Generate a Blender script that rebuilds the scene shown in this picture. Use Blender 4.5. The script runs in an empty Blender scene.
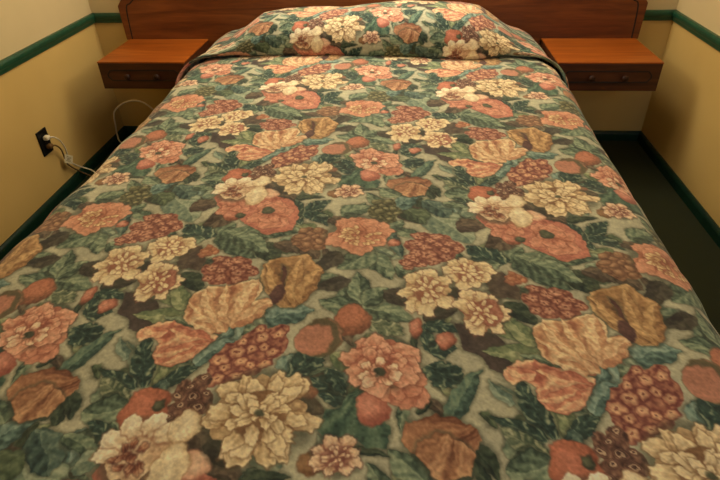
import bpy, bmesh, math, random
import numpy as np
random.seed(3)
C = bpy.context.scene.collection
PRINT = [
 ('L',-292,-2235,-320,-2267,44,'green','p'),
 ('L',255,-2224,290,-2274,34,'dark2','p'),
 ('L',249,-2145,217,-2113,23,'lite','p'),
 ('L',-41,-2285,-67,-2310,25,'green','p'),
 ('L',155,-2163,153,-2213,21,'green','p'),
 ('L',-244,-2146,-257,-2049,32,'lite','p'),
 ('L',-249,-2151,-324,-2053,27,'pale','p'),
 ('L',-234,-2150,-223,-2064,27,'lite','p'),
 ('L',193,-2157,226,-2181,23,'brown','p'),
 ('L',177,-2177,200,-2157,13,'dark2','p'),
 ('L',49,-1935,32,-1861,27,'green','p'),
 ('L',-269,-1739,-228,-1681,51,'green','p'),
 ('L',-270,-1833,-322,-1778,36,'brown','p'),
 ('L',27,-1990,72,-2049,27,'brown','p'),
 ('L',323,-1990,389,-2006,46,'lite','p'),
 ('L',274,-1808,234,-1725,31,'green','p'),
 ('L',139,-1824,173,-1870,30,'green','p'),
 ('L',445,-1915,435,-1858,26,'green','p'),
 ('L',-148,-2004,-88,-2031,30,'green','p'),
 ('L',-32,-2066,-7,-2113,30,'teald','p'),
 ('L',-49,-2107,-21,-2070,33,'teal','p'),
 ('L',315,-1765,404,-1718,38,'lite','p'),
 ('L',72,-1783,136,-1866,48,'green','p'),
 ('L',85,-1768,21,-1839,69,'green','p'),
 ('L',46,-1870,-16,-1903,41,'dark','p'),
 ('L',23,-1781,-28,-1851,45,'dark','p'),
 ('L',149,-1797,122,-1675,29,'teald','p'),
 ('L',204,-1621,301,-1737,97,'pale','p'),
 ('L',269,-1673,338,-1666,60,'brown','p'),
 ('L',383,-1688,327,-1764,59,'brown','p'),
 ('L',146,-1602,201,-1664,67,'brown','p'),
 ('L',134,-1607,191,-1540,48,'teal','p'),
 ('L',198,-1568,260,-1636,57,'teald','p'),
 ('L',111,-1599,62,-1535,39,'green','p'),
 ('L',8,-1638,78,-1600,58,'green','p'),
 ('L',385,-1772,483,-1868,105,'green','p'),
 ('L',412,-1795,565,-1761,58,'green','p'),
 ('L',482,-1818,526,-1880,46,'dark2','p'),
 ('L',361,-1804,285,-1745,65,'darkv','v'),
 ('L',351,-1804,290,-1807,33,'green','p'),
 ('P',[321,-1841,347,-1831,362,-1861,381,-1884,373,-1916,352,-1906,336,-1915,315,-1893],'brownleaf',-1.09),
 ('B',367,-1855,17,18,'peach'),
 ('B',393,-1904,16,14,'peach'),
 ('L',393,-1915,413,-1933,22,'brown','p'),
 ('L',383,-1875,422,-1894,24,'green','p'),
 ('L',430,-1550,477,-1611,46,'brown','p'),
 ('L',467,-1615,531,-1638,43,'brown','p'),
 ('L',-78,-1683,-108,-1561,33,'darkv','v'),
 ('L',-78,-1641,-23,-1572,44,'darkv','v'),
 ('L',-78,-1624,-14,-1680,41,'darkv','v'),
 ('L',-14,-1647,24,-1683,38,'brown','p'),
 ('L',-161,-1768,-114,-1819,41,'dark2','p'),
 ('L',-120,-1755,-67,-1789,41,'brown','p'),
 ('L',-64,-1767,-22,-1808,42,'brown','p'),
 ('L',-213,-1736,-136,-1792,56,'green','p'),
 ('C',-43,-1737,47,48,'tan',12,0.0),
 ('L',-258,-2151,-297,-2039,39,'darkv','v'),
 ('L',-266,-2156,-344,-2118,33,'darkv','v'),
 ('L',-272,-2174,-337,-2139,28,'palev','v'),
 ('L',-234,-2150,-177,-2100,32,'darkv','v'),
 ('L',-269,-2187,-334,-2206,64,'green','p'),
 ('L',-231,-2260,-316,-2216,35,'darkv','v'),
 ('L',-278,-2217,-224,-2271,23,'green','p'),
 ('L',-237,-2300,-180,-2302,27,'dark','p'),
 ('L',-224,-2133,-241,-2154,26,'teald','p'),
 ('L',191,-2286,139,-2239,42,'green','p'),
 ('L',158,-1606,203,-1663,64,'greenleaf','p'),
 ('L',117,-1707,151,-1649,34,'green','p'),
 ('L',275,-2289,253,-2240,23,'dark2','p'),
 ('L',-338,-2245,-254,-2289,28,'green','p'),
 ('L',-302,-2292,-257,-2283,36,'pale','p'),
 ('C',109,-1616,41,56,'berry',13,0.0),
 ('L',78,-2244,142,-2254,14,'dark2','p'),
 ('L',-26,-2118,33,-2044,49,'darkv','v'),
 ('B',11,-2148,15,15,'peach'),
 ('L',69,-2149,9,-2112,33,'darkv','v'),
 ('L',75,-2160,27,-2151,30,'darkv','v'),
 ('L',27,-2098,69,-2149,24,'darkv','v'),
 ('P',[91,-2132,110,-2156,118,-2180,132,-2197,137,-2214,136,-2239,109,-2242,95,-2233,80,-2226,60,-2232,43,-2226,31,-2212,36,-2194,36,-2179,60,-2174,64,-2157],'vine',-1.76),
 ('L',89,-1947,-2,-1937,60,'green','p'),
 ('L',85,-1941,62,-1844,47,'green','p'),
 ('L',81,-1947,171,-1980,61,'green','p'),
 ('L',83,-1939,127,-1890,44,'green','p'),
 ('L',95,-1992,156,-2013,43,'palev','v'),
 ('L',118,-1903,168,-1940,43,'dark','p'),
 ('B',66,-1983,35,41,'ball'),
 ('B',10,-2026,43,45,'ballg'),
 ('L',195,-1976,251,-1947,43,'dark','p'),
 ('L',241,-1914,268,-1890,28,'dark','p'),
 ('P',[245,-1984,283,-1990,321,-2005,340,-2042,325,-2097,299,-2083,282,-2054,257,-2046],'darkleaf',-0.6),
 ('L',178,-2055,180,-1977,15,'dark2','p'),
 ('L',206,-2058,196,-1986,25,'darkv','v'),
 ('L',203,-2053,249,-2039,35,'darkv','v'),
 ('L',198,-1986,248,-2004,35,'darkv','v'),
 ('B',178,-1995,15,25,'bud'),
 ('B',228,-2024,18,19,'bud'),
 ('L',193,-2081,258,-2131,56,'darkv','v'),
 ('L',224,-2190,284,-2084,37,'tealg','p'),
 ('L',323,-2157,296,-2104,23,'tealp','p'),
 ('L',340,-1926,393,-1974,44,'dark2','p'),
 ('L',389,-2043,290,-2042,46,'lite','p'),
 ('L',394,-2032,338,-1953,39,'lite','p'),
 ('L',352,-2050,437,-2080,23,'green','p'),
 ('L',503,-2049,437,-2158,31,'teal','p'),
 ('L',471,-2061,515,-2041,22,'teal','p'),
 ('L',-175,-2078,-146,-1999,35,'teal','p'),
 ('L',-190,-2101,-139,-2038,37,'teal','p'),
 ('L',-98,-1986,-6,-1962,54,'teal','p'),
 ('P',[156,-2225,165,-2195,200,-2177,236,-2180,264,-2198,271,-2218,256,-2240,244,-2271,226,-2284,203,-2282,189,-2270,177,-2247,167,-2239],'fade',-2.59),
 ('P',[180,-2231,206,-2210,227,-2210,243,-2224,259,-2239,247,-2271,230,-2283,210,-2283,190,-2271,177,-2249],'fade2',-2.02),
 ('F',54,-1713,72,80,'salmon'),
 ('F',61,-1721,47,49,'creamring'),
 ('B',133,-1748,17,14,'bud'),
 ('C',218,-1755,62,61,'rust',13,0.0),
 ('C',174,-1812,28,26,'rust',5,0.0),
 ('C',-197,-1853,59,48,'rust',12,0.0),
 ('C',-257,-1790,25,17,'peachc',4,0.0),
 ('F',282,-1837,51,51,'cream'),
 ('F',202,-1896,53,67,'cream'),
 ('F',298,-1950,48,61,'creamr'),
 ('P',[-134,-1850,-131,-1826,-99,-1808,-49,-1792,-24,-1821,-4,-1850,-9,-1900,-23,-1936,-48,-1956,-74,-1955,-93,-1936,-110,-1914,-130,-1875],'ochre',2.04),
 ('B',-85,-1918,15,28,'throat'),
 ('P',[-90,-1898,-88,-1834,-80,-1844,-78,-1894],'throatp',-1.09),
 ('P',[326,-2080,341,-2064,370,-2056,384,-2068,427,-2076,465,-2091,453,-2120,428,-2148,404,-2162,374,-2158,363,-2140,367,-2111,346,-2106,326,-2113,319,-2099],'tulipp',0.43),
 ('P',[-248,-1977,-247,-1926,-231,-1898,-205,-1903,-173,-1896,-133,-1872,-117,-1908,-126,-1935,-93,-1936,-87,-1950,-104,-1983,-144,-2006,-159,-2004,-169,-2028,-218,-2015,-242,-1998],'tulip',1.19),
 ('L',-162,-2020,-248,-1949,31,'tulip','p'),
 ('L',-159,-2020,-235,-1905,31,'tulip','p'),
 ('L',-154,-2009,-194,-1894,31,'tulip','p'),
 ('L',-148,-2004,-133,-1881,36,'tulip','p'),
 ('L',-154,-2009,-88,-1944,34,'tulip','p'),
 ('L',-176,-2021,-226,-2003,27,'tulip','p'),
 ('L',-64,-1952,-125,-1826,29,'ochre','p'),
 ('L',-48,-1954,-58,-1802,36,'ochre','p'),
 ('L',-39,-1945,-11,-1841,38,'ochre','p'),
 ('L',457,-2104,369,-2080,33,'tulipp','p'),
 ('L',456,-2108,364,-2140,30,'tulipp','p'),
 ('L',451,-2116,388,-2155,19,'tulipp','p'),
 ('L',370,-2092,324,-2082,28,'tulipp','p'),
 ('B',-85,-1918,13,26,'throat'),
 ('C',-103,-2070,85,48,'crimson',15,0.97),
 ('B',113,-2171,25,34,'sballs'),
 ('F',160,-2126,40,51,'salmonb'),
 ('F',121,-2080,68,63,'peony'),
 ('F',117,-2104,32,25,'pcentre'),
 ('C',-173,-2176,38,59,'seed',10,0.0),
 ('B',-238,-2193,37,45,'ball2'),
 ('B',-218,-2184,10,11,'eye'),
 ('P',[-316,-1573,-298,-1538,-242,-1561,-163,-1558,-113,-1584,-85,-1650,-96,-1708,-146,-1726,-191,-1700,-244,-1648,-285,-1618],'salmonp',-0.63),
 ('F',-154,-1644,56,64,'salmonb'),
 ('F',-254,-1608,43,53,'salmonb'),
 ('B',-165,-1627,14,17,'eye'),
 ('B',-248,-1656,21,21,'bud'),
 ('B',-228,-1651,11,12,'eye'),
 ('F',-264,-1532,58,59,'creamcs'),
 ('B',-177,-1549,22,24,'petalp'),
 ('B',-213,-1490,25,30,'petal'),
 ('B',-212,-1560,27,47,'petal'),
 ('B',33,-2272,22,21,'tanb'),
 ('F',65,-2259,37,35,'pinkcream'),
 ('L',-123,-2246,-75,-2290,29,'dark','p'),
 ('L',-58,-2301,8,-2291,21,'dark2','p'),
 ('F',-58,-2194,85,89,'mum'),
]
CLEAR = [[51, -1860], [226, -2164], [228, -2047], [-60, -1788], [-353, -2071], [-204, -1794], [-523, -1844], [310, -1806]]
# ---- the floral print: one repeat (about 63 x 74 cm) painted element by element in fabric millimetres
U = np.array([632.0, -58.0]); V = np.array([-48.0, 733.0]); NA, NB = 700, 820
MI = np.linalg.inv(np.array([U, V]).T)
rng = np.random.RandomState(7)
def pnoise(n, m):                                   # periodic smooth noise over the repeat, about -1..1
    g = rng.rand(n, m) * 2 - 1
    i = np.arange(NB) / NB * n; j = np.arange(NA) / NA * m
    i0 = i.astype(int); j0 = j.astype(int); fi = i - i0; fj = j - j0
    fi = (fi * fi * (3 - 2 * fi))[:, None]; fj = (fj * fj * (3 - 2 * fj))[None, :]
    a = g[np.ix_(i0 % n, j0 % m)]; b = g[np.ix_(i0 % n, (j0 + 1) % m)]
    c = g[np.ix_((i0 + 1) % n, j0 % m)]; d = g[np.ix_((i0 + 1) % n, (j0 + 1) % m)]
    return (a * (1 - fj) + b * fj) * (1 - fi) + (c * (1 - fj) + d * fj) * fi
WX = pnoise(34, 30) * 4.0 + pnoise(90, 78) * 2.2 + pnoise(210, 180) * .9
WY = pnoise(34, 30) * 4.0 + pnoise(90, 78) * 2.2 + pnoise(210, 180) * .9
N1 = pnoise(60, 52); N2 = pnoise(160, 140); N3 = pnoise(14, 12)
def rgb(*c): return np.array(c, float) / 255.0
PAL = {  # shade, middle, light
 'green': (rgb(60,78,56), rgb(110,132,96), rgb(160,174,128)), 'teal': (rgb(62,88,74), rgb(110,142,120), rgb(160,184,154)),
 'tealg': (rgb(52,76,60), rgb(88,118,92), rgb(128,152,112)), 'tealp': (rgb(88,112,90), rgb(126,148,118), rgb(160,176,138)),
 'teald': (rgb(44,66,56), rgb(80,106,86), rgb(124,146,116)), 'pale': (rgb(100,124,98), rgb(138,156,118), rgb(176,186,144)),
 'palev': (rgb(76,96,66), rgb(142,150,104), rgb(182,184,136)), 'lite': (rgb(92,112,70), rgb(134,148,94), rgb(178,182,124)),
 'dark': (rgb(60,54,40), rgb(78,72,52), rgb(98,92,66)), 'brown': (rgb(70,56,40), rgb(98,82,58), rgb(130,110,78)),
 'dark2': (rgb(34,48,36), rgb(56,72,50), rgb(86,100,66)), 'darkv': (rgb(38,58,48), rgb(66,92,70), rgb(150,162,118)),
 'brownleaf': (rgb(70,56,42), rgb(94,78,56), rgb(124,104,74)), 'darkleaf': (rgb(62,50,42), rgb(80,66,52), rgb(100,84,64)),
 'greenleaf': (rgb(50,64,42), rgb(80,98,62), rgb(112,128,84)), 'vine': (rgb(50,76,58), rgb(84,114,82), rgb(124,148,108)),
 'fade': (rgb(120,70,42), rgb(168,108,66), rgb(206,148,94)), 'fade2': (rgb(136,84,50), rgb(184,126,78), rgb(214,162,106)), 'creamcs': (rgb(186,128,84), rgb(232,204,150), rgb(252,238,192)), 'ochre': (rgb(128,86,46), rgb(182,132,72), rgb(222,178,108)),
 'tulip': (rgb(176,104,66), rgb(218,158,102), rgb(248,218,156)), 'tulipp': (rgb(180,92,64), rgb(222,136,94), rgb(248,206,144)),
 'salmonp': (rgb(164,82,58), rgb(208,122,88), rgb(226,150,112)), 'throatp': (rgb(84,50,40), rgb(104,64,48), rgb(120,80,56)),
 'salmon': (rgb(164,90,56), rgb(208,130,86), rgb(228,158,112)), 'salmonb': (rgb(168,90,60), rgb(210,130,90), rgb(230,156,114)),
 'peony': (rgb(166,84,58), rgb(214,134,94), rgb(242,180,134)), 'pcentre': (rgb(150,90,56), rgb(226,160,116), rgb(246,216,168)),
 'cream': (rgb(168,104,68), rgb(222,190,126), rgb(246,224,164)), 'creamr': (rgb(162,90,60), rgb(216,178,116), rgb(246,222,162)),
 'creamring': (rgb(166,92,56), rgb(216,174,108), rgb(244,216,150)), 'mum': (rgb(146,102,58), rgb(212,178,118), rgb(248,224,164)),
 'pinkcream': (rgb(146,84,64), rgb(212,160,112), rgb(246,212,162)), 'rustc': (rgb(104,54,38), rgb(158,94,60), rgb(214,160,110)),
 'rust': (rgb(122,62,44), rgb(182,112,78), rgb(226,168,122)), 'crimson': (rgb(124,58,46), rgb(192,122,84), rgb(232,180,124)),
 'peachc': (rgb(150,84,50), rgb(196,124,76), rgb(220,156,104)), 'tan': (rgb(116,76,48), rgb(166,118,74), rgb(202,156,104)),
 'berry': (rgb(66,66,38), rgb(120,118,70), rgb(182,172,112)), 'seed': (rgb(84,54,40), rgb(146,100,70), rgb(206,172,128)),
 'peach': (rgb(150,86,56), rgb(190,122,78), rgb(214,154,106)), 'bud': (rgb(140,76,48), rgb(208,124,88), rgb(238,176,134)),
 'ball': (rgb(128,78,48), rgb(198,118,76), rgb(214,134,92)), 'ballg': (rgb(110,96,60), rgb(188,122,84), rgb(206,134,98)),
 'ball2': (rgb(140,72,44), rgb(200,112,72), rgb(224,134,94)), 'eye': (rgb(58,64,42), rgb(88,90,58), rgb(116,118,78)),
 'throat': (rgb(80,48,42), rgb(100,64,50), rgb(122,82,60)), 'sballs': (rgb(170,88,62), rgb(212,128,94), rgb(232,156,120)),
 'petal': (rgb(196,150,92), rgb(232,204,146), rgb(250,234,184)), 'petalp': (rgb(206,130,92), rgb(230,170,124), rgb(244,206,158)),
 'tanb': (rgb(120,80,44), rgb(156,112,64), rgb(184,140,86)),
}
BG = rgb(188,184,142); SHD = rgb(70,72,48)
tile = np.empty((NB, NA, 3)); tile[:] = BG
tile *= (1 + .05 * N3 + .03 * N1)[..., None]
def window(cx, cy, r):                              # all raster cells within r of a point, with their fabric coordinates
    a, b = MI @ np.array([cx, cy]); ra = r / 610.0 + .01; rb = r / 715.0 + .01
    i = np.arange(int((b - rb) * NB), int((b + rb) * NB) + 1); j = np.arange(int((a - ra) * NA), int((a + ra) * NA) + 1)
    I, J = np.meshgrid(i, j, indexing='ij')
    X = J / NA * U[0] + I / NB * V[0]; Y = J / NA * U[1] + I / NB * V[1]
    I %= NB; J %= NA
    return I, J, X + WX[I, J], Y + WY[I, J]
def sm(x, a, b):
    t = np.clip((x - a) / (b - a), 0, 1); return t * t * (3 - 2 * t)
def ramp(p, v):                                     # v -1..1 through shade, middle, light
    v = np.clip(v, -1, 1)[..., None]
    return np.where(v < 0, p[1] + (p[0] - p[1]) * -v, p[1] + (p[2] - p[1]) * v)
def lay(I, J, al, col):
    al = np.clip(al, 0, 1)[..., None]; tile[I, J] = tile[I, J] * (1 - al) + col * al
def leaf(bx, by, tx, ty, w, c, kind):
    p = PAL[c]; d = np.array([tx - bx, ty - by], float); Ln = np.hypot(*d); d /= Ln
    I, J, X, Y = window((bx + tx) / 2, (by + ty) / 2, Ln * .55 + w * .5 + 8)
    s = ((X - bx) * d[0] + (Y - by) * d[1]) / Ln; t = (-(X - bx) * d[1] + (Y - by) * d[0])
    t = t - np.sin(np.clip(s, 0, 1) * 3.14) * w * .10
    q = np.clip(s, 0, 1); prof = .5 * w * (np.sin(np.pi * q ** .72) ** .75)
    if kind == 'v': prof = prof * (1 + .10 * np.sin(q * Ln / 7.0 + 1) + .12 * N2[I, J])
    e = prof - np.abs(t); inside = sm(e, -1.2, 1.2) * ((s > 0) & (s < 1))
    rel = np.abs(t) / (prof + 1e-3)
    vein = np.cos((s * Ln / (9.5 if kind == 'v' else 9.5) - np.abs(t) / (8.5 if kind == 'v' else 8.0)) * 2.2 + 1.6 * N1[I, J])
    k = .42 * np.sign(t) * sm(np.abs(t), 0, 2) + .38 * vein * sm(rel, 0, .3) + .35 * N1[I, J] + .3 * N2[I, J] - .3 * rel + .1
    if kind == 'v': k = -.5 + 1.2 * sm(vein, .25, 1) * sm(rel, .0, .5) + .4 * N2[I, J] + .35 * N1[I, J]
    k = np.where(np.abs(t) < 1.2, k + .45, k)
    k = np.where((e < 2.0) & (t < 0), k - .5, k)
    soft = c in ('tulip', 'tulipp', 'ochre')
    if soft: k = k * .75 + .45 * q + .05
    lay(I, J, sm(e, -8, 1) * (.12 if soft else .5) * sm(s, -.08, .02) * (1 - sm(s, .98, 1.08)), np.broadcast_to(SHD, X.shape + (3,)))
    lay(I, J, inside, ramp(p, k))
def ell(cx, cy, rx, ry, ang, p, shade, edge=True, soft=1.2, rag=None):
    I, J, X, Y = window(cx, cy, max(rx, ry) + 6)
    ca, sa = np.cos(ang), np.sin(ang); x = ((X - cx) * ca + (Y - cy) * sa) / rx; y = (-(X - cx) * sa + (Y - cy) * ca) / ry
    rr = np.hypot(x, y); m = min(rx, ry)
    if rag:
        th = np.arctan2(y, x); rr = rr * (1 + .07 * np.sin(rag[0] * th + rag[1]) + .05 * np.sin(9 * th + 2 * rag[1]))
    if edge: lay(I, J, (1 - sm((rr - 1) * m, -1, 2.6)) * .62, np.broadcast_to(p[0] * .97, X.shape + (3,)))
    al = 1 - sm((rr - 1) * m, -1.6 * soft, .2)
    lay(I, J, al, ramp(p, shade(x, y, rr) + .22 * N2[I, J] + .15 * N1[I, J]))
# petal: +x is the outward tip
def petal(cx, cy, a, ln, wd, p, lift=0.):
    ph = rng.rand() * 6.28; k1 = 3 + rng.randint(3)
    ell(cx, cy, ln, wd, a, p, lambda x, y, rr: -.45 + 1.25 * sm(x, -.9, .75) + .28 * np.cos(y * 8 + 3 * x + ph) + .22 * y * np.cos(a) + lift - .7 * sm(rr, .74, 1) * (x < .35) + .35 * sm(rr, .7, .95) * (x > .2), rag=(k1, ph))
def ringf(cx, cy, rx, ry, p, n, rad, ln, wd, lift=0., jit=.12):
    o = rng.rand() * 6.28
    for q in rng.permutation(n):
        a = o + 6.2832 * q / n + (rng.rand() - .5) * jit * 3; f = rad * (1 + (rng.rand() - .5) * jit); g = 1 + (rng.rand() - .5) * .35
        px, py = cx + np.cos(a) * rx * f, cy + np.sin(a) * ry * f; sc = (rx + ry) / 2
        an = np.arctan2(np.sin(a) * ry, np.cos(a) * rx)
        petal(px, py, an + (rng.rand() - .5) * .4, ln * sc * g, wd * sc * g, p, lift + (rng.rand() - .5) * .35)
def core(cx, cy, rx, ry, p, n, spread, size, lift=.2):
    for q in range(n):
        a = rng.rand() * 6.28; f = np.sqrt(rng.rand()) * spread
        sc = (rx + ry) / 2 * size * (.75 + rng.rand() * .5)
        petal(cx + np.cos(a) * rx * f, cy + np.sin(a) * ry * f, a + rng.randn() * .5, sc, sc * .68, p, lift + (rng.rand() - .5) * .5)
def flower(cx, cy, rx, ry, kind):
    p = PAL[kind]; D = (p[0] * .8, p[0], p[1])
    if kind not in ('creamring', 'rustc', 'pcentre', 'salmonb'):
        I, J, X, Y = window(cx, cy, max(rx, ry) + 14); rr = np.hypot((X - cx) / rx, (Y - cy) / ry)
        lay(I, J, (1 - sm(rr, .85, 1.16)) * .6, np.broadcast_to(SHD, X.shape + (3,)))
    if kind in ('mum', 'cream', 'creamr', 'pinkcream', 'peony', 'salmon', 'salmonb', 'creamcs'):
        ell(cx, cy, rx * .80, ry * .80, 0, p, lambda x, y, rr: -.25 + .3 * np.cos(x * 6) * np.cos(y * 5), False, rag=(7, rng.rand() * 6))
    if kind == 'creamcs':
        for ax, ay, ln, wd, an in ((-.75, .25, .42, .3, 2.7), (-.45, .65, .4, .28, 2.0), (.05, .75, .42, .3, 1.4), (.5, .55, .42, .3, .7), (-.8, -.2, .35, .25, 3.4)):
            petal(cx + ax * rx, cy + ay * ry, an, ln * rx, wd * rx, p, .35)
        core(cx - rx * .1, cy - ry * .15, rx * .5, ry * .45, PAL['rustc'], 12, .9, .3, -.1)
    elif kind == 'mum':
        ringf(cx, cy, rx, ry, p, 12, .72, .33, .20, -.15, .2); ringf(cx, cy, rx, ry, p, 11, .58, .33, .17, .15, .2)
        ell(cx, cy, rx * .50, ry * .50, 0, D, lambda x, y, rr: .1 * np.cos(8 * x))
        ringf(cx, cy - ry * .04, rx, ry, p, 10, .40, .19, .12, .2, .2); ringf(cx, cy, rx, ry, p, 7, .24, .16, .10, .35, .2); ringf(cx, cy, rx, ry, p, 4, .10, .11, .07, .4)
        ell(cx, cy, rx * .06, ry * .06, 0, PAL['eye'], lambda x, y, rr: 0 * x)
    elif kind in ('cream', 'creamr', 'pinkcream'):
        ringf(cx, cy, rx, ry, p, 9, .66, .37, .28, .2, .2); ell(cx, cy, rx * .52, ry * .52, 0, p, lambda x, y, rr: -.8 + .3 * np.cos(7 * x))
        if kind == 'creamr': ell(cx + rx * .3, cy, rx * .5, ry * .6, 0, PAL['rust'], lambda x, y, rr: .1 * np.cos(9 * x))
        ringf(cx, cy, rx, ry, p, 8, .42, .17, .11, .45, .2); ringf(cx, cy, rx, ry, p, 5, .2, .16, .10, .5, .2)
    elif kind == 'creamring': core(cx, cy, rx, ry, p, 34, .85, .17, .15)
    elif kind == 'rustc': core(cx, cy, rx, ry, p, 16, .8, .24, 0)
    elif kind == 'pcentre':
        ringf(cx, cy, rx, ry, p, 7, .78, .42, .34, .35); ell(cx, cy, rx * .25, ry * .28, 0, PAL['eye'], lambda x, y, rr: -.3 + .5 * x)
    elif kind == 'peony':
        ringf(cx, cy, rx, ry, p, 8, .60, .42, .36, -.1, .2); ringf(cx, cy, rx, ry, p, 6, .40, .28, .24, .05, .2); core(cx, cy, rx, ry, p, 9, .5, .22, .2)
    else:
        ringf(cx, cy, rx, ry, p, 6, .52, .48, .42, -.1, .25); ringf(cx, cy, rx, ry, p, 4, .28, .34, .28, -.05, .3)
def cluster(cx, cy, rx, ry, kind, n, ang):
    p = PAL[kind]; ca, sa = np.cos(ang), np.sin(ang)
    for q in range(n // 2):                          # ragged ground under the florets
        a = 6.2832 * q / (n // 2); x, y = rx * .6 * np.cos(a), ry * .6 * np.sin(a)
        ell(cx + x * ca - y * sa, cy + x * sa + y * ca, rx * .42, ry * .42, ang, p, lambda x, y, rr: -.35 + .6 * np.sin(x * 7) * np.sin(y * 7), False)
    ell(cx, cy, rx * .7, ry * .7, ang, p, lambda x, y, rr: -.4 + .5 * np.sin(x * 9) * np.sin(y * 9), False)
    r0 = np.sqrt(rx * ry / n) * (.66 if kind == 'seed' else .84)
    for q in range(n):
        f = np.sqrt((q + .5) / n) * .88; a = q * 2.39996 + 1; x, y = rx * f * np.cos(a), ry * f * np.sin(a)
        X, Y = cx + x * ca - y * sa, cy + x * sa + y * ca; r = r0 * (.8 + .4 * rng.rand()); ph = rng.rand() * 6.28
        if kind in ('berry', 'tan', 'peachc'): sh = lambda x, y, rr: .9 - 1.3 * np.hypot(x + .3, y - .35)
        elif kind == 'seed': sh = lambda x, y, rr: np.where(rr < .28, -.9, np.where(rr < .55, .8, np.where(rr < .8, -.6, 0)))
        elif kind == 'crimson': sh = lambda x, y, rr: np.where(rr < .2, -.5, 1.05 - 1.9 * rr ** 2 + .3 * np.cos(5 * np.arctan2(y, x) + ph) * rr)
        else: sh = lambda x, y, rr: np.where(rr < .2, -.6, .8 - 1.4 * rr ** 2 + .45 * np.cos(5 * np.arctan2(y, x) + ph) * sm(rr, .2, .6))
        ell(X, Y, r, r * .85, ang, p, sh)
def ball(cx, cy, rx, ry, kind):
    p = PAL[kind]
    if kind == 'ballg': sh = lambda x, y, rr: .5 - 1.7 * sm(np.hypot(x + .28, y + .1), .7, .95) + .8 * sm(np.hypot(x + .28, y + .1), 1.05, 1.2)
    elif kind.startswith('petal'): sh = lambda x, y, rr: .6 - .9 * sm(np.hypot(x * .8 + .1, y - .1), .5, 1.1) + .2 * np.cos(x * 6)
    else: sh = lambda x, y, rr: .55 - 1.0 * np.hypot(x + .25, y - .3) ** 1.5 + .15 * np.cos(y * 5)
    ell(cx, cy, rx, ry, 0, p, sh, soft=1.6)
def poly(flat, kind, ang):
    p = PAL[kind]; pts = np.array(flat, float).reshape(-1, 2); c = pts.mean(0); r = np.hypot(*(pts - c).T).max()
    I, J, X, Y = window(c[0], c[1], r + 8)
    ins = np.zeros(X.shape, bool); dist = np.full(X.shape, 1e9); n = len(pts)
    for k in range(n):
        x1, y1 = pts[k]; x2, y2 = pts[(k + 1) % n]; dx, dy = x2 - x1, y2 - y1
        cr = (y1 > Y) != (y2 > Y); ins ^= cr & (X < dx * (Y - y1) / (dy if dy else 1e-9) + x1)
        t = np.clip(((X - x1) * dx + (Y - y1) * dy) / (dx * dx + dy * dy + 1e-9), 0, 1)
        dist = np.minimum(dist, np.hypot(X - x1 - t * dx, Y - y1 - t * dy))
    sd = np.where(ins, dist, -dist)
    ca, sa = np.cos(ang), np.sin(ang); x = ((X - c[0]) * ca + (Y - c[1]) * sa) / r; y = (-(X - c[0]) * sa + (Y - c[1]) * ca) / r
    if kind in ('tulip', 'tulipp', 'ochre', 'fade', 'fade2'):
        fan = np.arctan2(y, x + 1.35)
        k = .4 * np.cos(fan * 30 + 3.5 * N3[I, J] + 2 * N1[I, J]) + (.6 if kind != 'ochre' else .35) * np.cos(fan * 8 + 1.5 + 2.5 * N3[I, J]) + .25 * N1[I, J] + .2 * N2[I, J] + .3 * x
        k = k - .9 * np.exp(-((fan - .12 - .1 * x) / .05) ** 2)
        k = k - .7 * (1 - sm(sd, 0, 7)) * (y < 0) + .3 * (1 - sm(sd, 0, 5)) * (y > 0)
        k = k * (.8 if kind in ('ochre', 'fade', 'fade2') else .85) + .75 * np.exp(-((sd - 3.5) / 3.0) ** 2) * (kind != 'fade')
        if kind == 'tulipp': k = k + .9 * np.exp(-((y + .05) / .16) ** 2) - .2
    elif kind in ('vine', 'greenleaf'):
        k = .5 * np.cos(np.arctan2(y, x + .9) * 15) + .3 * N1[I, J] - .1 + .3 * N2[I, J]
    else:
        k = .45 * np.cos(x * 7 + 3 * N3[I, J]) * np.cos(y * 5) + .35 * N1[I, J] + .2 * N2[I, J]
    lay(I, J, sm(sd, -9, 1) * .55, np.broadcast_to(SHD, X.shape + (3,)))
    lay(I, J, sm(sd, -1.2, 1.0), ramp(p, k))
def paint_repeat():
    keep = [tuple(q) for q in CLEAR]                 # ground stays open here
    for q in range(80):                              # soft small leaves filling the ground
        a, b = rng.rand(), rng.rand(); x, y = a * U + b * V; an = rng.rand() * 6.28; Ln = 38 + rng.rand() * 38; w = Ln * (.38 + .2 * rng.rand())
        c = ('green', 'lite', 'pale', 'teal', 'greenleaf', 'green', 'brown', 'pale')[q % 8]; bad = False
        for kx, ky in keep:
            d = MI @ np.array([x - kx, y - ky]); d -= np.round(d); e = d[0] * U + d[1] * V
            bad |= np.hypot(*e) < 42
        if not bad: leaf(x - np.cos(an) * Ln / 2, y - np.sin(an) * Ln / 2, x + np.cos(an) * Ln / 2, y + np.sin(an) * Ln / 2, w, c, 'p')
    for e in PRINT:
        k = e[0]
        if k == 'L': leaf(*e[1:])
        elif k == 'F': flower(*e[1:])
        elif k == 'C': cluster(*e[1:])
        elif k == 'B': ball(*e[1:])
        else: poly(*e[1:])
    for k in range(0):                               # soften the brushwork like printed cotton
        tile[:] = tile * .6 + .1 * (np.roll(tile, 1, 0) + np.roll(tile, -1, 0) + np.roll(tile, 1, 1) + np.roll(tile, -1, 1))
    g = tile.mean(2, keepdims=True); tile[:] = g + (tile - g) * .80                     # slightly faded dyes
    tile[:] = .43 + (tile - .42) * 1.04; tile[..., 0] -= .008; tile[..., 2] += .03
    tile[:] = np.clip(tile * (1 + .05 * N2 + .03 * N1 + 0.055 * pnoise(330, 280))[..., None], 0, 1)
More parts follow.
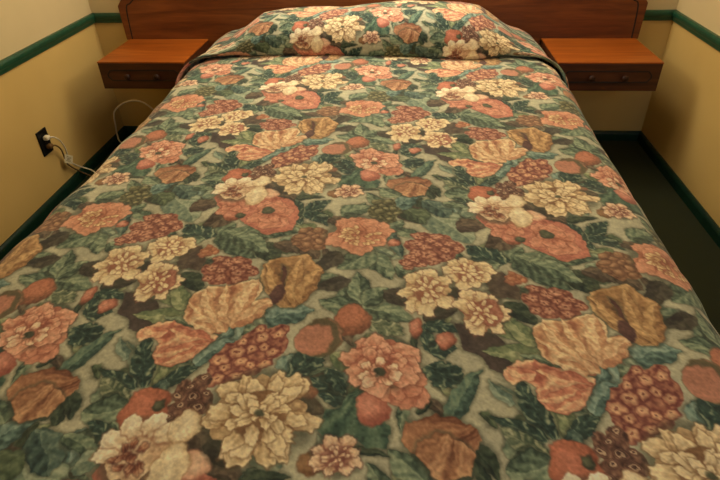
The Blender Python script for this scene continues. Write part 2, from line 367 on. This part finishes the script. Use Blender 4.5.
def sample(x, y):                                   # fabric millimetres -> colour, bilinear
    a = (MI[0, 0] * x + MI[0, 1] * y) * NA; b = (MI[1, 0] * x + MI[1, 1] * y) * NB
    j = np.floor(a).astype(int); i = np.floor(b).astype(int); fj = (a - j)[..., None]; fi = (b - i)[..., None]
    return ((tile[i % NB, j % NA] * (1 - fj) + tile[i % NB, (j + 1) % NA] * fj) * (1 - fi)
            + (tile[(i + 1) % NB, j % NA] * (1 - fj) + tile[(i + 1) % NB, (j + 1) % NA] * fj) * fi)
FOLD_T = [(-.92,.010),(-.80,.014),(-.72,.014),(-.66,.022),(-.60,.050),(-.50,.110),(-.40,.130),(-.25,.134),(-.10,.138),(.15,.155),(.40,.148),(.48,.130),(.55,.088),(.63,.044),(.70,.018),(.80,.014),(.92,.010)]
FOLD_Y = [(-.92,.34),(-.80,.30),(-.72,.25),(-.66,.22),(-.58,.185),(-.45,.18),(-.05,.20),(.16,.215),(.44,.235),(.58,.195),(.68,.215),(.78,.28),(.92,.34)]
FOLD_PH = (52, -2368)
# ------------------------------------------------------------------ helpers
def link(o, parent=None):
    C.objects.link(o)
    if parent is not None: o.parent = parent
    return o
def tag(o, label=None, cat=None, group=None, kind=None):
    if label: o['label'] = label
    if cat: o['category'] = cat
    if group: o['group'] = group
    if kind: o['kind'] = kind
    return o
def empty(name, loc=(0, 0, 0)):
    o = bpy.data.objects.new(name, None); o.location = loc; o.empty_display_size = .05
    return link(o)
def obj(name, bm, m, parent=None, smooth=False):
    me = bpy.data.meshes.new(name); bmesh.ops.recalc_face_normals(bm, faces=bm.faces); bm.to_mesh(me); bm.free()
    me.materials.append(m)
    if smooth:
        for p in me.polygons: p.use_smooth = True
    o = bpy.data.objects.new(name, me); link(o, parent)
    if parent is not None: o.matrix_parent_inverse = parent.matrix_basis.inverted()
    return o
def box(bm, x0, x1, y0, y1, z0, z1, bev=0, seg=2):
    r = bmesh.ops.create_cube(bm, size=1); vs = r['verts']
    for v in vs: v.co = ((x0 + x1) / 2 + v.co.x * (x1 - x0), (y0 + y1) / 2 + v.co.y * (y1 - y0), (z0 + z1) / 2 + v.co.z * (z1 - z0))
    if bev:
        es = list({e for v in vs for e in v.link_edges}); bmesh.ops.bevel(bm, geom=es, offset=bev, segments=seg, affect='EDGES', profile=.5)
def struct(name, bm, m): return tag(obj(name, bm, m), kind='structure')
def tube(bm, pts, r, n=10, closed=False, up=(0, 0, 1.)):
    P = [np.array(p, float) for p in pts]
    Q = []                                              # Catmull-Rom
    N = len(P); rng_ = range(N if closed else N - 1)
    for i in rng_:
        a, b, c, d = (P[(i + k) % N] if closed else P[min(max(i + k, 0), N - 1)] for k in (-1, 0, 1, 2))
        for t in np.linspace(0, 1, 7)[:-1]:
            Q.append(.5 * (2 * b + (c - a) * t + (2 * a - 5 * b + 4 * c - d) * t ** 2 + (3 * b - a - 3 * c + d) * t ** 3))
    if not closed: Q.append(P[-1])
    rings = []; up = np.array(up, float); M = len(Q)
    for i, q in enumerate(Q):
        d = (Q[(i + 1) % M] if closed or i < M - 1 else q) - (Q[i - 1] if closed or i > 0 else q); d /= np.linalg.norm(d) + 1e-12
        s = np.cross(d, up)
        if np.linalg.norm(s) < .05: s = np.cross(d, [1, 0, 0])
        s /= np.linalg.norm(s); t = np.cross(s, d)
        rings.append([bm.verts.new(q + r * (math.cos(2 * math.pi * k / n) * s + math.sin(2 * math.pi * k / n) * t)) for k in range(n)])
    for i in range(M if closed else M - 1):
        a, b = rings[i], rings[(i + 1) % M]
        for k in range(n): bm.faces.new((a[k], a[(k + 1) % n], b[(k + 1) % n], b[k]))
    if not closed: bm.faces.new(rings[0][::-1]); bm.faces.new(rings[-1])
def lathe(bm, prof, origin, axis, n=28):                # prof: (distance along axis, radius)
    ax = np.array(axis, float); ax /= np.linalg.norm(ax); s = np.cross(ax, [0, 0, 1.])
    if np.linalg.norm(s) < .1: s = np.cross(ax, [1., 0, 0])
    s /= np.linalg.norm(s); t = np.cross(ax, s); o = np.array(origin, float); rings = []
    for h, r in prof: rings.append([bm.verts.new(o + ax * h + r * (math.cos(2 * math.pi * k / n) * s + math.sin(2 * math.pi * k / n) * t)) for k in range(n)])
    for a, b in zip(rings, rings[1:]):
        for k in range(n): bm.faces.new((a[k], a[(k + 1) % n], b[(k + 1) % n], b[k]))
    bm.faces.new(rings[0][::-1]); bm.faces.new(rings[-1])
def extrude_xz(bm, outline, y0, y1):                    # outline (x,z) prism in y
    a = [bm.verts.new((x, y0, z)) for x, z in outline]; b = [bm.verts.new((x, y1, z)) for x, z in outline]; n = len(a)
    bm.faces.new(a); bm.faces.new(b[::-1])
    for k in range(n): bm.faces.new((a[k], b[k], b[(k + 1) % n], a[(k + 1) % n]))
def sweep(bm, prof, path):                              # prof (out, z) swept along straight run: path=(p0,p1,outward normal)
    (x0, y0), (x1, y1), (nx, ny) = path
    A = [bm.verts.new((x0 + nx * d, y0 + ny * d, z)) for d, z in prof]; B_ = [bm.verts.new((x1 + nx * d, y1 + ny * d, z)) for d, z in prof]; n = len(A)
    bm.faces.new(A); bm.faces.new(B_[::-1])
    for k in range(n): bm.faces.new((A[k], B_[k], B_[(k + 1) % n], A[(k + 1) % n]))
# ------------------------------------------------------------------ materials
def srgb(r, g, b):
    f = lambda c: (c / 255 / 12.92) if c / 255 <= .04045 else ((c / 255 + .055) / 1.055) ** 2.4
    return (f(r), f(g), f(b), 1)
class MB:
    def __init__(s, name, rough=.6, spec=.4):
        s.m = bpy.data.materials.new(name); s.m.use_nodes = True; s.nt = s.m.node_tree; s.b = s.nt.nodes['Principled BSDF']
        s.b.inputs['Roughness'].default_value = rough; s.b.inputs['Specular IOR Level'].default_value = spec
    def n(s, t, **k):
        x = s.nt.nodes.new(t)
        for a, b in k.items():
            if hasattr(x, a): setattr(x, a, b)
            else: x.inputs[a.replace('_', ' ')].default_value = b
        return x
    def l(s, a, b): s.nt.links.new(a, b)
    def coord(s, scale=(1, 1, 1)):
        g = s.n('ShaderNodeNewGeometry'); mp = s.n('ShaderNodeMapping'); mp.inputs['Scale'].default_value = scale; s.l(g.outputs['Position'], mp.inputs['Vector']); return mp.outputs['Vector']
    def ramp(s, fac, stops):
        r = s.n('ShaderNodeValToRGB'); e = r.color_ramp.elements
        while len(e) < len(stops): e.new(.5)
        for q, (p, c) in zip(e, stops): q.position = p; q.color = c
        s.l(fac, r.inputs['Fac']); return r.outputs['Color']
    def bump(s, h, strength, dist=.002):
        b = s.n('ShaderNodeBump'); b.inputs['Strength'].default_value = strength; b.inputs['Distance'].default_value = dist
        s.l(h, b.inputs['Height']); s.l(b.outputs['Normal'], s.b.inputs['Normal'])
def noisy(name, c0, c1, scale, rough=.6, spec=.4, bump=0, sc3=(1, 1, 1), lo=.35, hi=.65, bd=.002):
    M = MB(name, rough, spec); nz = M.n('ShaderNodeTexNoise', Scale=scale, Detail=4.0); M.l(M.coord(sc3), nz.inputs['Vector'])
    M.l(M.ramp(nz.outputs['Fac'], [(lo, c0), (hi, c1)]), M.b.inputs['Base Color'])
    if bump: M.bump(nz.outputs['Fac'], bump, bd)
    return M.m
def wood(name, dark, mid, light, rough=.42, axis='x', spec=.4):
    M = MB(name, rough, spec); sc = {'x': (1.3, 14, 14), 'y': (14, 1.3, 14)}[axis]
    v = M.coord(sc); n1 = M.n('ShaderNodeTexNoise', Scale=1.6, Detail=5.0, Distortion=.9); M.l(v, n1.inputs['Vector'])
    n2 = M.n('ShaderNodeTexNoise', Scale=9.0, Detail=3.0); M.l(v, n2.inputs['Vector'])
    mx = M.n('ShaderNodeMath', operation='MULTIPLY_ADD'); M.l(n2.outputs['Fac'], mx.inputs[0]); mx.inputs[1].default_value = .35; M.l(n1.outputs['Fac'], mx.inputs[2])
    M.l(M.ramp(mx.outputs[0], [(.42, dark), (.66, mid), (.9, light)]), M.b.inputs['Base Color'])
    M.bump(n2.outputs['Fac'], .08, .001); return M.m
def wallmat(name, two_tone=True):
    M = MB(name, .75, .25)
    v = M.coord((1, 1, 1)); nz = M.n('ShaderNodeTexNoise', Scale=2.2, Detail=3.0); M.l(v, nz.inputs['Vector'])
    fine = M.n('ShaderNodeTexNoise', Scale=260.0, Detail=2.0); M.l(v, fine.inputs['Vector'])
    low = M.ramp(nz.outputs['Fac'], [(.3, srgb(212, 177, 104)), (.7, srgb(222, 188, 114))])
    up = M.ramp(nz.outputs['Fac'], [(.3, srgb(208, 188, 140)), (.7, srgb(216, 196, 148))])
    g = M.n('ShaderNodeNewGeometry'); sx = M.n('ShaderNodeSeparateXYZ'); M.l(g.outputs['Position'], sx.inputs[0])
    st = M.n('ShaderNodeMath', operation='GREATER_THAN'); M.l(sx.outputs['Z'], st.inputs[0]); st.inputs[1].default_value = .608
    mix = M.n('ShaderNodeMix', data_type='RGBA'); M.l(st.outputs[0], mix.inputs[0]); M.l(low, mix.inputs[6]); M.l(up, mix.inputs[7])
    M.l(mix.outputs[2], M.b.inputs['Base Color']); M.bump(fine.outputs['Fac'], .15, .0012); return M.m
M_WALL = wallmat('painted_wall')
M_CEIL = noisy('ceiling_paint', srgb(225, 215, 190), srgb(232, 224, 200), 30, .9, .1)
M_GREEN = noisy('green_trim_paint', srgb(26, 72, 50), srgb(34, 84, 58), 40, .4, .45)
M_GREEND = noisy('green_baseboard_paint', srgb(14, 44, 31), srgb(20, 54, 38), 40, .4, .4)
M_CARPET = noisy('dark_carpet', srgb(38, 42, 30), srgb(66, 70, 50), 420, 1.0, .05, .6, lo=.3, hi=.7, bd=.004)
M_TOP = wood('cherry_top', srgb(132, 64, 14), srgb(158, 80, 20), srgb(178, 100, 34), .38)
M_SIDE = wood('dark_cherry', srgb(56, 28, 13), srgb(78, 40, 18), srgb(98, 54, 27), .45)
M_HEAD = wood('headboard_veneer', srgb(80, 40, 14), srgb(106, 54, 20), srgb(130, 72, 30), .42)
M_GROOVE = noisy('dark_groove', srgb(22, 12, 8), srgb(34, 18, 12), 60, .5)
M_KNOB = noisy('knob_wood', srgb(44, 24, 14), srgb(62, 34, 18), 60, .5, .3)
M_BLACK = noisy('black_plastic', srgb(14, 13, 14), srgb(20, 19, 20), 80, .35)
M_CREAM = noisy('cream_plastic', srgb(240, 226, 190), srgb(246, 234, 204), 60, .45)
M_TAN = noisy('brown_plastic', srgb(104, 74, 38), srgb(120, 88, 48), 60, .45)
M_SCREW = noisy('dark_metal', srgb(60, 56, 50), srgb(80, 74, 66), 60, .35)
M_GLASS = noisy('tag_film', srgb(196, 182, 140), srgb(232, 220, 184), 160, .3, .5)
M_MATT = noisy('mattress_ticking', srgb(200, 190, 165), srgb(215, 206, 184), 60, .8)
def fabric():
    M = MB('floral_cotton', .82, .25)
    a = M.n('ShaderNodeAttribute', attribute_name='print'); v = M.coord((1, 1, 1))
    w = M.n('ShaderNodeTexNoise', Scale=900.0, Detail=2.0); M.l(v, w.inputs['Vector'])
    br = M.n('ShaderNodeTexNoise', Scale=140.0, Detail=3.0); M.l(v, br.inputs['Vector'])
    rm = M.n('ShaderNodeMapRange'); rm.inputs['To Min'].default_value = .94; rm.inputs['To Max'].default_value = 1.06; rm.inputs['From Min'].default_value = .3; rm.inputs['From Max'].default_value = .7
    M.l(br.outputs['Fac'], rm.inputs['Value'])
    mx = M.n('ShaderNodeVectorMath', operation='SCALE'); M.l(a.outputs['Color'], mx.inputs[0]); M.l(rm.outputs[0], mx.inputs['Scale'])
    M.l(mx.outputs[0], M.b.inputs['Base Color']); M.b.inputs['Sheen Weight'].default_value = .12; M.b.inputs['Sheen Roughness'].default_value = .5
    M.bump(w.outputs['Fac'], .25, .0008); return M.m
M_FAB = fabric()
# ------------------------------------------------------------------ room
XL, XR, YF, ZC = -1.363, 1.349, -4.3, 2.42
b = bmesh.new(); box(b, XL - .1, XR + .1, YF - .1, .1, -.1, 0); struct('floor', b, M_CARPET)
b = bmesh.new(); box(b, XL - .1, XR + .1, YF - .1, .1, ZC, ZC + .1); struct('ceiling', b, M_CEIL)
b = bmesh.new(); box(b, XL - .1, XL, YF - .1, .1, 0, ZC); struct('wall_left', b, M_WALL)
b = bmesh.new(); box(b, XR, XR + .1, YF - .1, .1, 0, ZC); struct('wall_right', b, M_WALL)
b = bmesh.new(); box(b, XL, XR, 0, .1, 0, ZC); struct('wall_back', b, M_WALL)
b = bmesh.new(); box(b, XL, XR, YF - .1, YF, 0, ZC); struct('wall_front', b, M_WALL)
RAIL = [(0, .585), (.007, .585), (.010, .590), (.012, .600), (.016, .606), (.018, .614), (.018, .622), (.014, .630), (0, .630)]
BASE = [(0, 0), (.014, 0), (.014, .034), (.011, .042), (.006, .049), (0, .049)]
for nm, prof, m in (('trim', RAIL, M_GREEN), ('baseboard', BASE, M_GREEND)):
    for side, path in (('left', ((XL, 0), (XL, YF), (1, 0))), ('back', ((XL, 0), (XR, 0), (0, -1))), ('right', ((XR, 0), (XR, YF), (-1, 0))), ('front', ((XL, YF), (XR, YF), (0, 1)))):
        b = bmesh.new(); sweep(b, prof, path)
        struct(nm + '_' + (side if nm == 'baseboard' else str(['left', 'back', 'right', 'front'].index(side) + 1)), b, m)
# ------------------------------------------------------------------ headboard
half = [(1.200, .515), (1.204, .668), (1.181, .697), (1.150, .722), (1.128, .762), (1.120, .800), (1.05, .835), (.90, .870), (.70, .900), (.45, .925), (.20, .938), (0, .942)]
outline = [(x, z) for x, z in half] + [(-x, z) for x, z in half[::-1][1:]] + [(-.80, .515), (-.795, .30), (-.69, .30), (-.69, .001), (.69, .001), (.69, .30), (.765, .30), (.765, .515)]
hb = empty('headboard', (0, -.018, .3)); tag(hb, 'wide dark cherry wood headboard fixed to the wall behind the bed', 'headboard')
b = bmesh.new(); extrude_xz(b, outline, -.040, -.001); obj('panel', b, M_HEAD, hb)
inner = [(1.172, .512), (1.165, .656), (1.139, .682), (1.110, .712), (1.092, .752), (1.082, .780), (1.02, .802), (.88, .834), (.69, .864), (.45, .889), (.20, .902), (0, .906)]
b = bmesh.new(); tube(b, [(x, -.0365, z) for x, z in inner] + [(-x, -.0365, z) for x, z in inner[::-1][1:]], .0048, 12, False, (0, 1, 0)); tag(obj('routed_groove', b, M_GROOVE, hb), 'dark line following the edge')
# ------------------------------------------------------------------ nightstands
def nightstand(x0, x1, label):
    t = empty('nightstand', ((x0 + x1) / 2, -.20, .4015)); tag(t, label, 'nightstand', 'wall-hung nightstands'); yf = -.3935
    b = bmesh.new(); box(b, x0 + .002, x1 - .002, yf + .018, -.0415, .4005, .5112, .001); obj('case', b, M_SIDE, t)
    b = bmesh.new(); box(b, x0 - .001, x1 + .001, yf, -.0412, .5115, .5177, .0012); obj('top', b, M_TOP, t)
    b = bmesh.new(); box(b, x0, x1, yf + .001, yf + .0175, .3985, .5112, .002); dr = obj('drawer', b, M_SIDE, t)
    cx, zc = (x0 + x1) / 2, .4585; hw, hh, ch = (x1 - x0) / 2 - .034, .0225, .016
    ring = [(-hw, zc - hh + ch), (-hw, zc + hh - ch), (-hw + ch, zc + hh), (hw - ch, zc + hh), (hw, zc + hh - ch), (hw, zc - hh + ch), (hw - ch, zc - hh), (-hw + ch, zc - hh)]
    pts = []
    for (ax, az), (bx, bz) in zip(ring, ring[1:] + ring[:1]):
        for q in (.08, .5, .92): pts.append((cx + ax + (bx - ax) * q, yf + .0008, az + (bz - az) * q))
    b = bmesh.new(); tube(b, pts, .0026, 8, True, (0, 1, 0)); tag(obj('drawer_groove', b, M_GROOVE, dr), 'dark chamfered outline')
    for s in (-1, 1):
        b = bmesh.new(); lathe(b, [(0, .007), (.006, .006), (.010, .009), (.015, .0125), (.020, .0135), (.024, .012), (.0265, .007), (.027, .001)], (cx + s * .0655, yf + .001, .457), (0, -1, 0)); obj('knob', b, M_KNOB, dr, True)
    return t
nightstand(-1.1835, -.797, 'cherry wood nightstand with a drawer on the wall left of the bed')
nightstand(.772, 1.188, 'cherry wood nightstand with a drawer on the wall right of the bed')
# ------------------------------------------------------------------ outlet, plugs, cords
ol = empty('wall_outlet', (XL, -.664, .266)); tag(ol, 'black duplex power outlet on the left wall below the green rail', 'outlet')
b = bmesh.new(); box(b, XL + .0002, XL + .006, -.700, -.629, .213, .319, .002); obj('cover_plate', b, M_BLACK, ol)
for z in (.287, .245):
    b = bmesh.new(); lathe(b, [(0, .0165), (.0015, .0165), (.002, .015)], (XL + .006, -.6645, z), (1, 0, 0)); obj('socket', b, M_BLACK, ol)
b = bmesh.new(); lathe(b, [(0, .003), (.001, .003), (.0013, .002)], (XL + .006, -.6645, .266), (1, 0, 0), 12); obj('screw', b, M_SCREW, ol)
def plug(name, z, m, label, cat):
    t = empty(name, (XL + .008, -.6645, z)); tag(t, label, cat)
    b = bmesh.new(); box(b, XL + .0085, XL + .030, -.677, -.652, z - .009, z + .009, .005, 3); obj('plug_body', b, m, t, True)
    return t
CX = XL + .03
t = plug('lamp_cord', .285, M_CREAM, 'cream lamp cord plugged into the upper socket, tagged near the floor', 'cord')
b = bmesh.new(); tube(b, [(CX - .006, -.6645, .285), (CX + .008, -.650, .282), (CX + .012, -.625, .258), (CX + .008, -.600, .215), (CX - .002, -.585, .170), (CX - .006, -.583, .150), (CX - .008, -.572, .125), (CX - .006, -.545, .095), (CX + .002, -.515, .068), (CX + .03, -.50, .045), (CX + .08, -.515, .022), (CX + .16, -.53, .006), (CX + .30, -.54, .005), (CX + .45, -.55, .005)], .0032); obj('wire', b, M_CREAM, t, True)
b = bmesh.new(); box(b, -.0008, .0008, -.022, .022, -.019, .019, .0004, 1)
bmesh.ops.transform(b, matrix=__import__('mathutils').Matrix.Translation((CX + .0, -.590, .148)) @ __import__('mathutils').Matrix.Rotation(math.radians(-38), 4, 'X') @ __import__('mathutils').Matrix.Rotation(math.radians(-14), 4, 'Z'), verts=b.verts)
tg = obj('warning_tag', b, M_GLASS, t); tag(tg, 'small pale plastic tag')
b = bmesh.new()
for k, (w0, zz) in enumerate(((.012, .009), (.013, .003), (.010, -.003), (.012, -.009))): box(b, .001, .0013, -w0, w0 * .8, zz - .001, zz + .001)
bmesh.ops.transform(b, matrix=__import__('mathutils').Matrix.Translation((CX + .0, -.590, .148)) @ __import__('mathutils').Matrix.Rotation(math.radians(-38), 4, 'X') @ __import__('mathutils').Matrix.Rotation(math.radians(-14), 4, 'Z'), verts=b.verts)
obj('tag_print', b, M_TAN, tg)
t = plug('appliance_cord', .247, M_TAN, 'brown cord plugged into the lower socket of the black outlet', 'cord')
b = bmesh.new(); tube(b, [(CX - .006, -.6645, .247), (CX + .004, -.652, .245), (CX + .004, -.632, .228), (CX - .002, -.612, .200), (CX - .014, -.594, .168), (CX - .018, -.588, .150), (CX - .020, -.577, .115), (CX - .016, -.551, .080), (CX - .008, -.523, .048), (CX + .024, -.515, .025), (CX + .08, -.525, .012), (CX + .16, -.54, .005), (CX + .30, -.55, .005), (CX + .44, -.56, .005)], .0032); obj('wire', b, M_TAN, t, True)
b = bmesh.new(); tube(b, [(-.80, -.20, .0045), (-1.0, -.17, .0045), (-1.22, -.15, .0045), (-1.325, -.135, .012), (-1.343, -.125, .05), (-1.340, -.12, .106), (-1.335, -.12, .150), (-1.321, -.12, .184), (-1.273, -.12, .220), (-1.216, -.12, .238), (-1.166, -.12, .231), (-1.131, -.12, .205), (-1.09, -.12, .16), (-1.02, -.12, .09), (-.93, -.12, .03), (-.84, -.13, .0045)], .0042)
tag(obj('loose_cord', b, M_CREAM, None, True), 'pale loose cord looping up beneath the left nightstand', 'cord')
# ------------------------------------------------------------------ bed under the cover
bd = empty('bed', (0, -1.2, 0)); tag(bd, 'double bed base and mattress hidden beneath the floral bedspread', 'bed')
b = bmesh.new(); box(b, -.70, .70, -2.34, -.10, .0, .26, .01); obj('box_base', b, M_MATT, bd)
b = bmesh.new(); box(b, -.70, .70, -2.36, -.08, .26, .505, .05, 4); obj('mattress', b, M_MATT, bd, True)
# ------------------------------------------------------------------ bedspread
paint_repeat()
def vnoise(seed, x, y, s):
    r = np.random.RandomState(seed); g = r.rand(64, 64) * 2 - 1; x = x / s + 20; y = y / s + 20
    i = np.floor(x).astype(int); j = np.floor(y).astype(int); fx = x - i; fy = y - j; fx = fx * fx * (3 - 2 * fx); fy = fy * fy * (3 - 2 * fy)
    G = lambda a, c: g[a % 64, c % 64]
    return (G(i, j) * (1 - fx) + G(i + 1, j) * fx) * (1 - fy) + (G(i, j + 1) * (1 - fx) + G(i + 1, j + 1) * fx) * fy
ZT, RE, HW = .556, .105, .772
ARC = RE * math.pi / 2; FLAT = HW - RE; DROP = ZT - RE - .012
def profile(s):                                         # signed arc length across -> x, z, normal
    a = np.abs(s); sg = np.sign(s)
    t = np.clip((a - FLAT) / RE, 0, math.pi / 2); d = np.maximum(a - FLAT - ARC, 0)
    x = np.minimum(a, FLAT) + RE * np.sin(t) + .035 * (d / DROP) ** 1.2
    z = ZT - RE * (1 - np.cos(t)) - d - .010 * np.minimum(a / FLAT, 1) ** 2
    return sg * x, z, sg * np.sin(t), np.cos(t)
def grid_mesh(name, X, Y, Z, col, m, parent=None):
    nr, nc = X.shape; co = np.stack([X, Y, Z], -1).reshape(-1, 3).astype(np.float32)
    idx = np.arange(nr * nc).reshape(nr, nc); q = np.stack([idx[:-1, :-1], idx[:-1, 1:], idx[1:, 1:], idx[1:, :-1]], -1).reshape(-1, 4).astype(np.int32)
    me = bpy.data.meshes.new(name); me.vertices.add(len(co)); me.vertices.foreach_set('co', co.ravel())
    me.loops.add(q.size); me.loops.foreach_set('vertex_index', q.ravel()); me.polygons.add(len(q))
    me.polygons.foreach_set('loop_start', np.arange(0, q.size, 4, dtype=np.int32)); me.polygons.foreach_set('use_smooth', np.ones(len(q), bool))
    at = me.color_attributes.new('print', 'BYTE_COLOR', 'POINT')
    at.data.foreach_set('color_srgb', np.concatenate([col.reshape(-1, 3), np.ones((len(co), 1))], 1).astype(np.float32).ravel())
    me.update(calc_edges=True); me.validate(); me.materials.append(m)
    o = bpy.data.objects.new(name, me); link(o, parent)
    if parent is not None: o.matrix_parent_inverse = parent.matrix_basis.inverted()
    return o
SMAX = FLAT + ARC + DROP
s = np.concatenate([np.arange(-SMAX, -FLAT - ARC, .006), np.arange(-FLAT - ARC, FLAT + ARC, .0015), np.arange(FLAT + ARC, SMAX, .006), [SMAX]])
YE, YH = -2.42, -.06                                    # foot edge, head edge
t1 = []; y = YH
while y > YE + .09: t1.append(y); y -= .0015 + .0034 * max(0, min(1, (y + 2.3) / 1.8))
ydrop = np.arange(0, math.pi / 2, .03); 
yy = np.concatenate([np.array(t1), YE + .09 - .09 * np.sin(ydrop), np.full(60, YE)])
zd = np.concatenate([np.zeros(len(t1)), -.09 * (1 - np.cos(ydrop)), -.09 - np.linspace(.006, .44, 60)])
ft = np.concatenate([np.array(t1), YE + .09 - .09 * ydrop, YE + .09 - .09 * math.pi / 2 - np.linspace(.006, .44, 60)])   # arc length along
S_, T_ = np.meshgrid(s, ft); _, YY = np.meshgrid(s, yy); _, ZD = np.meshgrid(s, zd)
X, Z, NX, NZ = profile(S_)
TP = 1 - np.clip((-YY - .5) / 1.5, 0, 1) * np.where(X > 0, .022, .012); X = X * TP
top = Z > ZT - .03
pk = .0035 * vnoise(1, S_, T_, .12) + .0022 * vnoise(2, S_, T_, .05) + .005 * vnoise(3, S_, T_, .35)
X = X + pk * NX; Z = Z + pk * NZ; X = X * (1 - .05 * np.clip((YY + .49) / .10, 0, 1)); X = np.where(X < 0, X * (1 - .012 * np.clip((-YY - .5) / .3, 0, 1) * np.clip((YY + 2.1) / .5, 0, 1)), X)
depth = np.clip((ZT - RE - Z) / .45, 0, 1)
X = X + np.sign(S_) * depth * .02 * np.sin(T_ * 22 + 2 * vnoise(4, S_ * 0, T_, .3)) 
Zc = np.maximum(Z + ZD, .012); YO = YY - np.clip(-ZD / .5, 0, 1) * .02 * (1 + np.sin(S_ * 20))
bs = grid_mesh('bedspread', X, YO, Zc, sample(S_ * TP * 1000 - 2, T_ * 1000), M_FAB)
tag(bs, 'floral bedspread of peonies, tulips and green leaves covering the whole bed', 'bedspread')
# the part of the same cover drawn up over the pillows
s2 = np.concatenate([np.arange(-(FLAT + ARC + .075), FLAT + ARC + .075, .0021)])
ph = np.linspace(-.42, math.pi, 210)
Sg, Pg = np.meshgrid(s2, ph)
X, Z, NX, NZ = profile(Sg); X = X * 1.0
def interp(v, a): return np.interp(v, [p[0] for p in a], [p[1] for p in a])
TH = interp(Sg, FOLD_T)
yc = -.245 + .0 * Sg; ryf = interp(Sg, FOLD_Y); 
ca, sa = np.cos(Pg), np.sin(Pg)
Y = yc - np.where(ca > 0, ryf, .19) * np.sign(ca) * np.abs(ca) ** .8
H = TH * np.where(sa > 0, np.abs(sa) ** .78, sa * .30) + .012 + .010 * np.clip(1 - np.abs(Pg) / .5, 0, 1)
H = H + .006 * vnoise(5, Sg, Pg * .2, .13) * np.clip(sa, 0, 1) + .010 * vnoise(6, Sg, Pg * .2, .33) * np.clip(sa, 0, 1)
X = X + NX * H; Z = Z + NZ * H; X = X * (1 - .05 * np.clip((Y + .49) / .10, 0, 1))
dl = np.sqrt(np.diff(Y, axis=0) ** 2 + np.diff(Z, axis=0) ** 2); arc = np.concatenate([np.zeros((1, len(s2))), np.cumsum(dl, 0)], 0)
arc = arc[:, len(s2) // 2][:, None] * np.ones((1, len(s2)))
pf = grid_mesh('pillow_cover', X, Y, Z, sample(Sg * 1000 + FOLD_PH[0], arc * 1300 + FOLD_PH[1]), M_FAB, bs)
tag(pf, 'raised roll of the cover over the pillows')
# ------------------------------------------------------------------ lights
def area(name, loc, target, size, power, col):
    l = bpy.data.lights.new(name, 'AREA'); l.shape = 'RECTANGLE'; l.size, l.size_y = size; l.energy = power; l.color = col
    o = bpy.data.objects.new(name, l); o.location = loc
    import mathutils
    o.rotation_euler = (mathutils.Vector(target) - mathutils.Vector(loc)).to_track_quat('-Z', 'Y').to_euler(); link(o); return o
def point(name, loc, r, power, col):
    l = bpy.data.lights.new(name, 'POINT'); l.energy = power; l.color = col; l.shadow_soft_size = r
    o = bpy.data.objects.new(name, l); o.location = loc; link(o); return o
point('wall_lamp_light', (0, -.22, 1.35), .30, 18, (1, .91, .74))
point('bedside_lamp_light', (-.55, -.2, 1.45), .16, 9, (1, .91, .74)); point('bedside_lamp_light', (.55, -.2, 1.45), .16, 9, (1, .91, .74))
area('window_light', (1.2, -3.9, 1.6), (.2, -1.2, .4), (.5, 1.2), 10, (.62, .78, 1))
w = bpy.data.worlds.new('world'); bpy.context.scene.world = w; w.use_nodes = True
w.node_tree.nodes['Background'].inputs[0].default_value = (1, .8, .55, 1); w.node_tree.nodes['Background'].inputs[1].default_value = .14
area('ceiling_light', (0, -.9, 2.38), (0, -.9, 0), (.5, .5), 5, (1, .88, .7))
# ------------------------------------------------------------------ camera
import mathutils
cp, cyaw, cr, fpx = .6139474, -.0900230, -.0272834, 555.274
F_ = np.array([math.sin(cyaw) * math.cos(cp), math.cos(cyaw) * math.cos(cp), -math.sin(cp)]); rt = np.array([math.cos(cyaw), -math.sin(cyaw), 0]); up = np.cross(rt, F_)
r2 = math.cos(cr) * rt + math.sin(cr) * up; u2 = -math.sin(cr) * rt + math.cos(cr) * up
cam = bpy.data.cameras.new('camera'); cam.sensor_width = 36; cam.lens = fpx / 720 * 36; cam.clip_start = .02
co = bpy.data.objects.new('camera', cam); link(co)
co.matrix_world = mathutils.Matrix(((r2[0], u2[0], -F_[0], .15001), (r2[1], u2[1], -F_[1], -2.71272), (r2[2], u2[2], -F_[2], 1.24861), (0, 0, 0, 1)))
bpy.context.scene.camera = co
vs = bpy.context.scene.view_settings; vs.view_transform = 'Standard'; vs.look = 'None'; vs.exposure = 0; vs.gamma = 1
